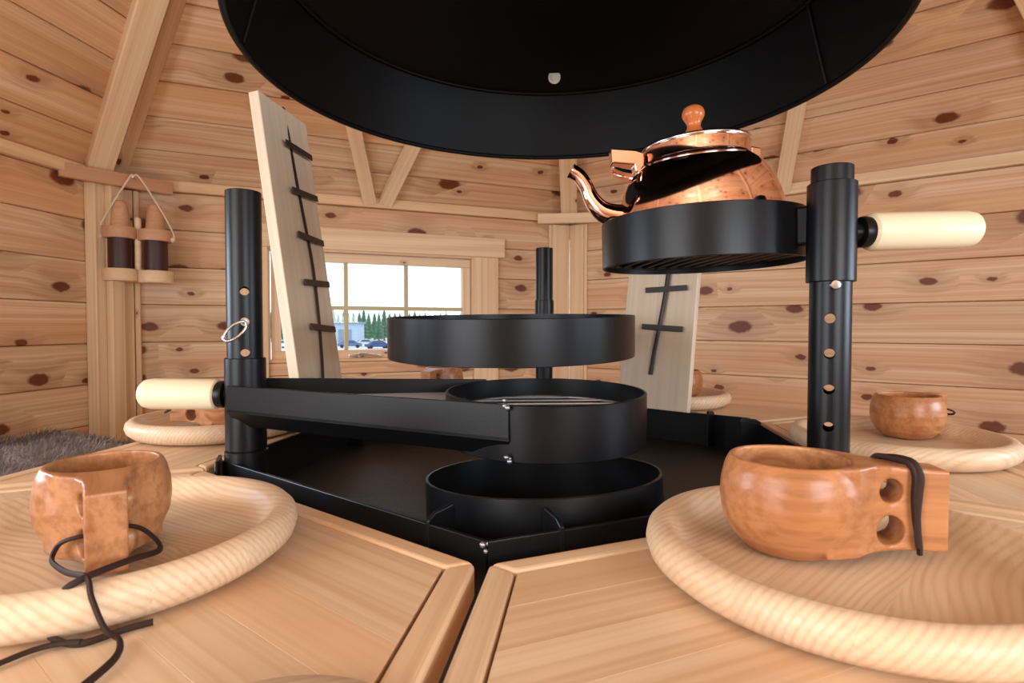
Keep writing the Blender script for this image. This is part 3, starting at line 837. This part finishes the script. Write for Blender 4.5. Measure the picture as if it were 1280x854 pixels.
for i, ((x, y), rz, lab) in enumerate(KUKSAS):
    k = thing('kuksa_cup', lab, 'cup', (x, y, KZ), R(rz), 'wooden kuksa cups on the trays')
    KS_ = Matrix.Diagonal((*KSC[i], 1))
    put('cup_body', KM, M_KUKSA, k, KS_, local=True)
    if i == 0:                             # cord wound over the handle and down its side
        pth = spline([(.066, .018, .062), (.070, .012, .0745), (.078, .0, .0755), (.0835, -.012, .0750), (.0860, -.0172, .067), (.0855, -.0178, .050), (.0870, -.0178, .032), (.0900, -.0175, .018), (.0910, -.0165, .0085)], 6)
        put('leather_cord', tube(pth, .0021, 8, flat=(1, 1.5)), M_LEATHER, k, KS_, local=True)
        pth = spline([(.076, .012, .0752), (.0830, .002, .0768), (.0880, -.010, .0758), (.0900, -.0178, .067), (.0885, -.0195, .055), (.0875, -.0190, .035), (.0895, -.0185, .014)], 6)
        put('leather_cord', tube(pth, .0020, 8, flat=(1, 1.5)), M_LEATHER, k, KS_, local=True)
    elif i == 1:
        W = [(-.268, -.5235, .7535), (-.277, -.535, .745), (-.268, -.549, .7365), (-.240, -.566, .7385), (-.207, -.585, .7455),
             (-.197, -.592, .738), (-.187, -.594, .722), (-.181, -.591, .7145), (-.170, -.606, .7140), (-.166, -.630, .7140)]
        put('leather_cord', tube(spline([(-.243, -.533, .752), (-.2535, -.5440, .7515), (-.2630, -.5450, .7485), (-.2710, -.5430, .7430)]+W[2:], 6), .0015, 8, flat=(1, 1.4)), M_LEATHER, k)
        W2 = [(-.243, -.533, .752), (-.236, -.521, .7515), (-.229, -.513, .744), (-.2145, -.520, .736), (-.206, -.555, .7435), (-.207, -.5855, .7460), (-.2155, -.5935, .739),
              (-.2195, -.5975, .722), (-.213, -.5965, .7145), (-.199, -.5955, .7140), (-.188, -.580, .7140), (-.178, -.570, .7140)]
        put('leather_cord', tube(spline(W2, 6), .0015, 8, flat=(1, 1.4)), M_LEATHER, k)
        W3 = [(-.200, -.596, .7150), (-.212, -.599, .7145), (-.221, -.606, .7140), (-.228, -.622, .7140), (-.240, -.640, .7140)]
        put('leather_cord', tube(spline(W3, 6), .0015, 8, flat=(1, 1.4)), M_LEATHER, k)
    else:
        lp = [(.072, .020, .05), (.085, .030, .047), (.100, .034, .035), (.112, .028, .030), (.118, .006, .032), (.112, -.022, .034), (.095, -.030, .042), (.072, -.018, .05)]
        put('leather_cord', tube(spline(lp, 6), .0017, 8), M_LEATHER, k, KS_, local=True)

# ------------------------------------------------------------------ copper kettle
up = Vector((0, 0, 1)).rotation_difference(Vector((-.0600, -.0103, .998)))
kb = Vector(KC) + Vector(KN).normalized()*(-.0470)
ket = thing('copper_kettle', 'polished copper kettle with wooden lid knob on the raised rack', 'kettle', tuple(kb), quat=up)
KL = lambda: Matrix.Rotation(.1315, 4, 'Z')
body = [(0, 0), (.090, 0), (.099, .005), (.1045, .018), (.1065, .036), (.1055, .056), (.101, .076), (.0930, .096), (.0835, .1105), (.0745, .119), (.0690, .1235), (.0685, .1250), (.0685, .1400), (.0665, .1410), (.0665, .135), (0, .135)]
def rprof(p, sub=4):
    s = spline([(r, z, 0) for r, z in p], sub); return [(max(v.x, 0), v.y) for v in s]
bb = [(0, 0), (.090, 0)] + rprof(body[2:11], 5) + body[11:]
put('kettle_body', lathe(bb, 96, ang=40), M_COPPER, ket, KL(), local=True)
lid = put('lid', lathe([(0, .1385), (.0665, .1385), (.0660, .1440), (.052, .1495), (.030, .1550), (.014, .1580), (0, .1585)], 96, ang=40), M_COPPER, ket, KL(), local=True)
put('lid_rim', tube([(.0680*cos(2*pi*k/96), .0680*sin(2*pi*k/96), .1428) for k in range(96)], .0028, 10, closed=True), M_STEEL, lid, WORLD[ket] @ KL())['label'] = 'silver lid rim'
put('lid_knob', lathe(rprof([(.0001, .1570), (.0185, .1575), (.0130, .1635), (.0090, .1700), (.0095, .1760), (.0135, .1830), (.0145, .1890), (.0120, .1950), (.0065, .1985), (.0001, .1990)], 5), 32, ang=70), M_KNOB, lid, WORLD[ket] @ KL())['label'] = 'orange turned wooden knob'
sp = spline([(-.082, 0, .058), (-.104, 0, .0585), (-.126, 0, .0665), (-.1395, 0, .082), (-.1470, 0, .101), (-.1560, 0, .116), (-.1665, 0, .1235)], 6)
rs = [.019-.0095*min(1, i/22) for i in range(len(sp))]
rs[-1] = .0105; rs[-2] = .0098
put('spout', tube(sp, rs, 24), M_COPPER, ket, KL(), local=True)
for s in (-1, 1):
    hl = prism([(.0705, .122), (.078, .112), (.083, .115), (.084, .124), (.113, .128), (.113, .147), (.082, .143), (.0705, .139)] if s < 0 else [(.0705, .118), (.080, .106), (.084, .109), (.083, .136), (.0705, .139)], -.010, .010, .0018, 2)
    for v in hl.verts: v.co = Vector((s*v.co.x, v.co.z, v.co.y))
    bmesh.ops.recalc_face_normals(hl, faces=hl.faces)
    put('handle_lug', hl, M_COPPER, ket, KL(), local=True)
hp = spline([(-.102, .008, .138), (-.104, .030, .139), (-.096, .075, .140), (-.060, .112, .140), (0, .126, .140), (.060, .112, .140), (.094, .075, .140), (.096, .030, .136), (.082, .006, .128)], 8)
put('bail_handle', tube(hp, .0034, 12, flat=(2.6, .8)), M_COPPER, ket, KL(), local=True)

# ------------------------------------------------------------------ fish planks leaning on the pit rim
def fish_plank(label, p0, xdir, updir, width, length, th, spine_top=1.0):
    """board standing on the rim; xdir across, updir up its face; front toward the fire"""
    x = Vector(xdir).normalized(); y = Vector(updir).normalized(); z = x.cross(y)
    M = basis(p0, x, y, z)
    root = thing('fish_plank', label, 'plank', p0, group='fish planks leaning by the fire')
    bm = bbox((-length/2, -width/2, -th), (length/2, width/2, 0), .0015)
    put('board', bm, M_PLANKF, root, M @ Matrix.Translation((width/2, length/2, 0)) @ Matrix.Rotation(pi/2, 4, 'Z'))
    sx = width*.57
    path = [(sx-.012, .070, .003), (sx-.006, .12, .0055), (sx+.004, .20, .0065), (sx+.010, .28, .006), (sx+.006, .36, .0055), (sx, .44, .005), (sx-.002, length-.006, .0035), (sx-.002, length+.003, .0015), (sx-.002, length+.003, -th*.6)]
    put('spine_bar', tube(spline(path, 6), .0034, 8, flat=(.45, 1.4)), M_CLIP, root, M)
    for k, yy in enumerate((.165, .245, .325, .405, .485)):
        dx = (.012, .011, .008, .004, .0)[4-k] if k < 5 else 0
        cb = bmesh.new(); box(cb, (-.044, -.0055, -.0012), (.044, .0055, .0012), .0005, seg=1)
        put('cross_clip', cb, M_CLIP, root, M @ Matrix.Translation((sx+.004, yy, .0095)) @ Matrix.Rotation(R((-3, 2, -2, 3, 0)[k]), 4, 'Z'))
    return root
fish_plank('pale fish plank with dark cross clips leaning left in front of the window', (-.369, -.023, .7225), (0, 1, 0), (-.148, .028, 1), .152, .556, .018)
d60 = Vector((cos(R(60)), sin(R(60)), 0))
t60 = Vector((sin(R(60)), -cos(R(60)), 0))
p = d60*.358; p = p + t60*(-.046) + Vector((0, 0, .7225))
fish_plank('pale fish plank with dark cross clips standing upright below the kettle rack', tuple(p), tuple(t60), tuple(d60*.15+t60*.03+Vector((0, 0, 1))), .152, .50, .018)

# ------------------------------------------------------------------ bottles hanging in the left corner
Fb = frame(R(120))
def bw(x, z, d): return Fb @ Vector((x, z, d))
bx = [-.855, -.755]; zb = 1.062; dd = .100
BX = -.055
hold = thing('bottle_holder', 'small wooden double bottle holder hanging on cord in the left corner', 'holder', tuple(bw(-0.805, zb, dd)))
for i, x in enumerate(bx):
    HMx = Fb @ Matrix.Translation((x, zb-i*.004, dd)) @ Matrix.Rotation(-pi/2, 4, 'X')
    put('base_disc', lathe([(0, -.022), (.050, -.022), (.052, -.018), (.052, .014), (.050, .018), (0, .018)], 40), M_PLANKE, hold, HMx)
    put('neck_ring', lathe([(.036, .118), (.049, .118), (.050, .120), (.050, .152), (.049, .155), (.036, .155)], 40, closed=True), M_CORK, hold, HMx)
put('centre_dowel', cyl(.010, -.02, .190, 16), M_TRIM, hold, Fb @ Matrix.Translation((-.805, zb, dd)) @ Matrix.Rotation(-pi/2, 4, 'X'))
put('hanging_cord', tube(spline([bw(-0.907, zb+.118, dd+.01), bw(-0.911, zb+.140, dd+.01), bw(-0.885, zb+.20, dd+.02), bw(-0.820, zb+.316, dd+.03), bw(-0.810, zb+.322, dd+.03), bw(-0.790, zb+.316, dd+.03), bw(-0.725, zb+.20, dd+.02), bw(-0.700, zb+.138, dd+.01), bw(-0.705, zb+.112, dd+.01)], 6), .0030, 8), M_ROPE, hold)
for xx in (-.908, -.703):
    put('cord_knot', lathe([(0, -.010), (.006, -.007), (.009, 0), (.006, .007), (0, .010)], 12), M_ROPE, hold, Fb @ Matrix.Translation((xx, zb+.122, dd+.01)))
put('hook', tube([bw(-0.810, zb+.318, .04), bw(-0.810, zb+.318, dd+.035)], .003, 8), M_STEEL, hold)
for i, x in enumerate(bx):
    b = thing('bottle', ('left' if i == 0 else 'right')+' one of two leather wrapped bottles with tall wooden stoppers', 'bottle', tuple(bw(x, zb+.018-i*.004, dd)), group='bottles in the hanging holder')
    BM = Fb @ Matrix.Translation((x, zb+.0185-i*.004, dd)) @ Matrix.Rotation(-pi/2, 4, 'X')
    put('bottle_body', lathe([(0, 0), (.034, 0), (.036, .003), (.0355, .120), (.030, .128), (0, .128)], 40), M_BROWN, b, BM)
    put('stopper', lathe(rprof([(.0001, .127), (.029, .127), (.0275, .150), (.0245, .185), (.0215, .212), (.016, .224), (.0001, .227)], 5), 32, ang=60), M_CORK, b, BM)

# ------------------------------------------------------------------ benches and the reindeer hide
BL = {180: 'pine wall bench along the left wall under the grey hide', 0: 'pine wall bench along the right rear wall', 60: 'pine wall bench along the right wall', 120: 'pine wall bench under the window'}
for deg, lab in BL.items():
    F = frame(R(deg)); root = thing('bench', lab, 'bench', tuple(F @ Vector((0, 0, .22))), group='wall benches')
    hw = lambda d: (AP-d)*tan(pi/6)-.012
    for j in range(4):
        d0, d1 = .03+.105*j, .03+.105*j+.10
        bm = prism([(-hw(d0), d0-(d0+d1)/2), (hw(d0), d0-(d0+d1)/2), (hw(d1), d1-(d0+d1)/2), (-hw(d1), d1-(d0+d1)/2)], .418, .444, .003, 1)
        put('seat_slat', bm, M_TRIM, root, F @ basis((0, 0, (d0+d1)/2), Vector((1, 0, 0)), Vector((0, 0, 1)), Vector((0, -1, 0))) @ Matrix.Identity(4) if False else F @ Matrix(((1, 0, 0, 0), (0, 0, 1, 0), (0, 1, 0, (d0+d1)/2), (0, 0, 0, 1))) )
    put('bench_front', bbox((-hw(.44)+.01, 0, .42), (hw(.44)-.01, .417, .44), .002), M_TRIM, root, F)
hide = bmesh.new()
FL = frame(R(180))
NX, NY = 40, 26; grid = []
def hz(u, v):
    import mathutils
    n = mathutils.noise.noise(Vector((u*5, v*5, .3)))
    e = min(1, 4*min(u, 1-u))*min(1, 5*min(v, 1-v))
    return .470 + .100*max(e, 0)**.6 + .024*n
for i in range(NX+1):
    row = []
    for j in range(NY+1):
        u, v = i/NX, j/NY
        x = .05 + .60*u; d = .035 + .38*v
        import mathutils
        row.append(hide.verts.new(FL @ Vector((x, hz(u, v)+.035*(1-v)**2, d + .012*mathutils.noise.noise(Vector((u*9, v*3, 1)))))))
    grid.append(row)
for i in range(NX):
    for j in range(NY): hide.faces.new((grid[i][j], grid[i+1][j], grid[i+1][j+1], grid[i][j+1]))
bmesh.ops.recalc_face_normals(hide, faces=hide.faces)
base_pts = [(grid[i][j].co.copy(), (i, j)) for i in range(NX+1) for j in range(NY+1)]
hd_root = put('reindeer_hide', smooth(hide, 180), M_FUR)
tagp(hd_root, 'grey brown reindeer hide lying on the bench at the left edge', 'hide')
fb = bmesh.new(); rf = random.Random(3)
for k in range(9000):
    (p, (i, j)) = base_pts[rf.randrange(len(base_pts))]
    p = p + Vector((rf.uniform(-.01, .01), rf.uniform(-.01, .01), -.002))
    d = Vector((rf.uniform(-.3, .9), rf.uniform(-.6, .8), rf.uniform(.35, 1.0))).normalized()*rf.uniform(.016, .034)
    s = Vector((rf.uniform(-1, 1), rf.uniform(-1, 1), rf.uniform(-.3, .3))).normalized()*.0009
    m = p+d*.55+Vector((0, 0, .002))
    a = [fb.verts.new(v) for v in (p-s, p+s, m+s*.7, m-s*.7)]; t_ = fb.verts.new(p+d*1.0+Vector((.003, 0, -.003)))
    fb.faces.new(a); fb.faces.new((a[3], a[2], t_))
fo = put('fur', fb, M_FUR, hd_root); fo['kind'] = 'stuff'

# ------------------------------------------------------------------ outdoors, through the window
GZ = -3.0
M_SNOW = simple('pale_gravel_yard', srgb(214, 214, 216), .9, var=.12, vscale=.6)
M_TREE = simple('conifer_green', srgb(104, 140, 112), .9, var=.3, vscale=1.5)
M_TRUNK = simple('bark', srgb(110, 92, 78), .9)
M_HALL = simple('pale_blue_cladding', srgb(176, 194, 214), .8)
M_HROOF = simple('grey_roof_sheet', srgb(138, 150, 168), .7)
M_PANE = simple('dark_glass', srgb(60, 78, 104), .1)
M_TYRE = simple('tyre_rubber', (.02, .02, .022, 1), .8)
bm = bmesh.new(); box(bm, (-260, -60, GZ-.3), (160, 300, GZ))
put('ground', bm, M_SNOW)['kind'] = 'structure'
put('trim_90', lathe([(0, GZ), (2.3, GZ), (2.3, -.075), (2.2, -.062), (0, -.062)], 6, M=Matrix.Rotation(R(30), 4, 'Z')), M_SNOW)['kind'] = 'structure'
def conifer_mesh(seed):
    r_ = random.Random(seed); bm = bmesh.new(); n = 11
    H = 1.0; tiers = 8
    for k in range(tiers):
        z0 = .10+.86*k/tiers; z1 = z0+.22; rad = .24*(1-k/tiers*.86)
        tip = bm.verts.new((0, 0, min(z1, 1.0))); ring = []
        for i in range(n*2):
            a = pi*i/n+r_.uniform(-.1, .1); rr = rad*(r_.uniform(.85, 1.15) if i % 2 else r_.uniform(.45, .6))
            ring.append(bm.verts.new((rr*cos(a), rr*sin(a), z0-(.03 if i % 2 else 0))))
        for i in range(n*2): bm.faces.new((ring[i], ring[(i+1) % (n*2)], tip))
        bm.faces.new(ring[::-1])
    return bm
tms = []
for s in range(3):
    me = bpy.data.meshes.new('crown'); b_ = conifer_mesh(s); b_.to_mesh(me); b_.free(); me.materials.append(M_TREE); tms.append(me)
tk = bpy.data.meshes.new('trunk'); b_ = lathe([(0, 0), (.03, 0), (.02, .3), (0, .32)], 8); b_.to_mesh(tk); b_.free(); tk.materials.append(M_TRUNK)
def far(px, dist): # a spot outside at a bearing from the hut's middle of the view
    b = (px-640)/700
    v = CAMXY + (rgt*b + fwd)*dist
    return v
rt = random.Random(11)
for i in range(44):
    b = -.455 + .40*(i+rt.uniform(-.1, .1))/44
    v = CAMXY + (rgt*b+fwd)*(140+11*(i % 3)+rt.uniform(-1.5, 1.5))
    h = (v-CAMXY).length*rt.uniform(.022, .032)+3.9
    t = thing('conifer', 'green conifer in the tree row far beyond the window', 'tree', (v.x, v.y, GZ), rt.uniform(0, 6), 'conifers beyond the window')
    put('crown', tms[i % 3], None, t, Matrix.Diagonal((h*.92, h*.92, h, 1)), local=True)
    put('trunk', tk, None, t, Matrix.Scale(h, 4), local=True)
# low warehouse at the left of the view
v = CAMXY + (rgt*-.317+fwd)*128
wh = thing('warehouse', 'pale blue low warehouse far beyond the window, left of the trees', 'building', (v.x, v.y, GZ), .1315)
put('wall', bbox((-8, -3, 0), (6.0, 3, 4.4)), M_HALL, wh, Matrix.Identity(4), local=True)
put('roof', bbox((-8.3, -3.3, 4.4), (6.3, 3.3, 4.9)), M_HROOF, wh, Matrix.Identity(4), local=True)
for k in range(3): put('door', bbox((-6.6+4.2*k, -3.05, 0), (-3.6+4.2*k, -2.98, 3.2)), M_HROOF, wh, Matrix.Identity(4), local=True)
def car(label, b, dist, rz, col, name):
    v = CAMXY + (rgt*b+fwd)*dist
    c = thing('car', label, 'car', (v.x, v.y, GZ), rz, 'parked cars beyond the window')
    M_C = simple('car_paint_'+name, col, .25, .3)
    side = [(-2.1, .30), (-2.15, .62), (-2.05, .82), (-1.55, .90), (-.85, 1.38), (.55, 1.42), (1.35, .95), (2.0, .84), (2.15, .62), (2.12, .30)]
    bm = bmesh.new(); L = []
    for yy, sc in ((-.86, 1), (-.80, 1), (.80, 1), (.86, 1)):
        ins = .0
        L.append([bm.verts.new((x, yy*(1 if z < .95 else .82), z)) for x, z in side])
    L = [L[0], L[3]]
    bm.faces.new(L[0]); bm.faces.new(L[1][::-1])
    for i in range(len(side)): bm.faces.new((L[0][i], L[0][(i+1) % len(side)], L[1][(i+1) % len(side)], L[1][i]))
    bmesh.ops.delete(bm, geom=[v for v in bm.verts if not v.link_faces], context='VERTS')
    bmesh.ops.recalc_face_normals(bm, faces=bm.faces)
    bmesh.ops.bevel(bm, geom=list(bm.edges), offset=.05, segments=2, affect='EDGES')
    put('car_body', smooth(bm, 40), M_C, c, Matrix.Identity(4), local=True)
    for s in (-1, 1):
        g = bmesh.new(); q = [(-.98, .94), (-.72, 1.30), (.45, 1.33), (1.05, .96)]
        fcs = [g.verts.new((x, s*(.875-(z-.94)*.30), z)) for x, z in q]; f2 = [g.verts.new((x, s*(.80-(z-.94)*.30), z)) for x, z in q]
        g.faces.new(fcs); g.faces.new(f2[::-1])
        for i in range(4): g.faces.new((fcs[i], fcs[(i+1) % 4], f2[(i+1) % 4], f2[i]))
        bmesh.ops.recalc_face_normals(g, faces=g.faces)
        put('side_window', g, M_PANE, c, Matrix.Identity(4), local=True)
        for x in (-1.35, 1.35):
            put('wheel', lathe([(0, -.10), (.26, -.10), (.31, -.08), (.31, .08), (.26, .10), (0, .10)], 24, M=Matrix.Translation((x, s*.78, .31)) @ Matrix.Rotation(pi/2, 4, 'X')), M_TYRE, c, Matrix.Identity(4), local=True)
    for x0, x1, z0, z1 in ((1.36, .62, .97, 1.38), (-1.5, -.9, .93, 1.34)):
        g = bmesh.new(); e = .03 if x0 > 0 else -.03
        vs = [g.verts.new(p) for p in ((x0+e, -.66, z0+.02), (x0+e, .66, z0+.02), (x1+e, .60, z1), (x1+e, -.60, z1))]
        g.faces.new(vs); bmesh.ops.solidify(g, geom=g.faces[:], thickness=.02)
        put('windscreen', g, M_PANE, c, Matrix.Identity(4), local=True)
    return c
car('dark blue parked car beyond the window, nearest the widest ring grill', -.240, 98, .1315+.5, srgb(58, 80, 128), 'blue')
car('pale parked car beyond the window, between the grey and the dark blue ones', -.262, 108, .1315+.35, srgb(196, 204, 216), 'silver')
car('grey parked car beyond the window, right beside the fish plank', -.290, 101, .1315+.3, srgb(96, 114, 150), 'grey')
car('white parked car beyond the window, glimpsed at the left of the fish plank', -.405, 100, .1315-.4, srgb(220, 226, 236), 'white')
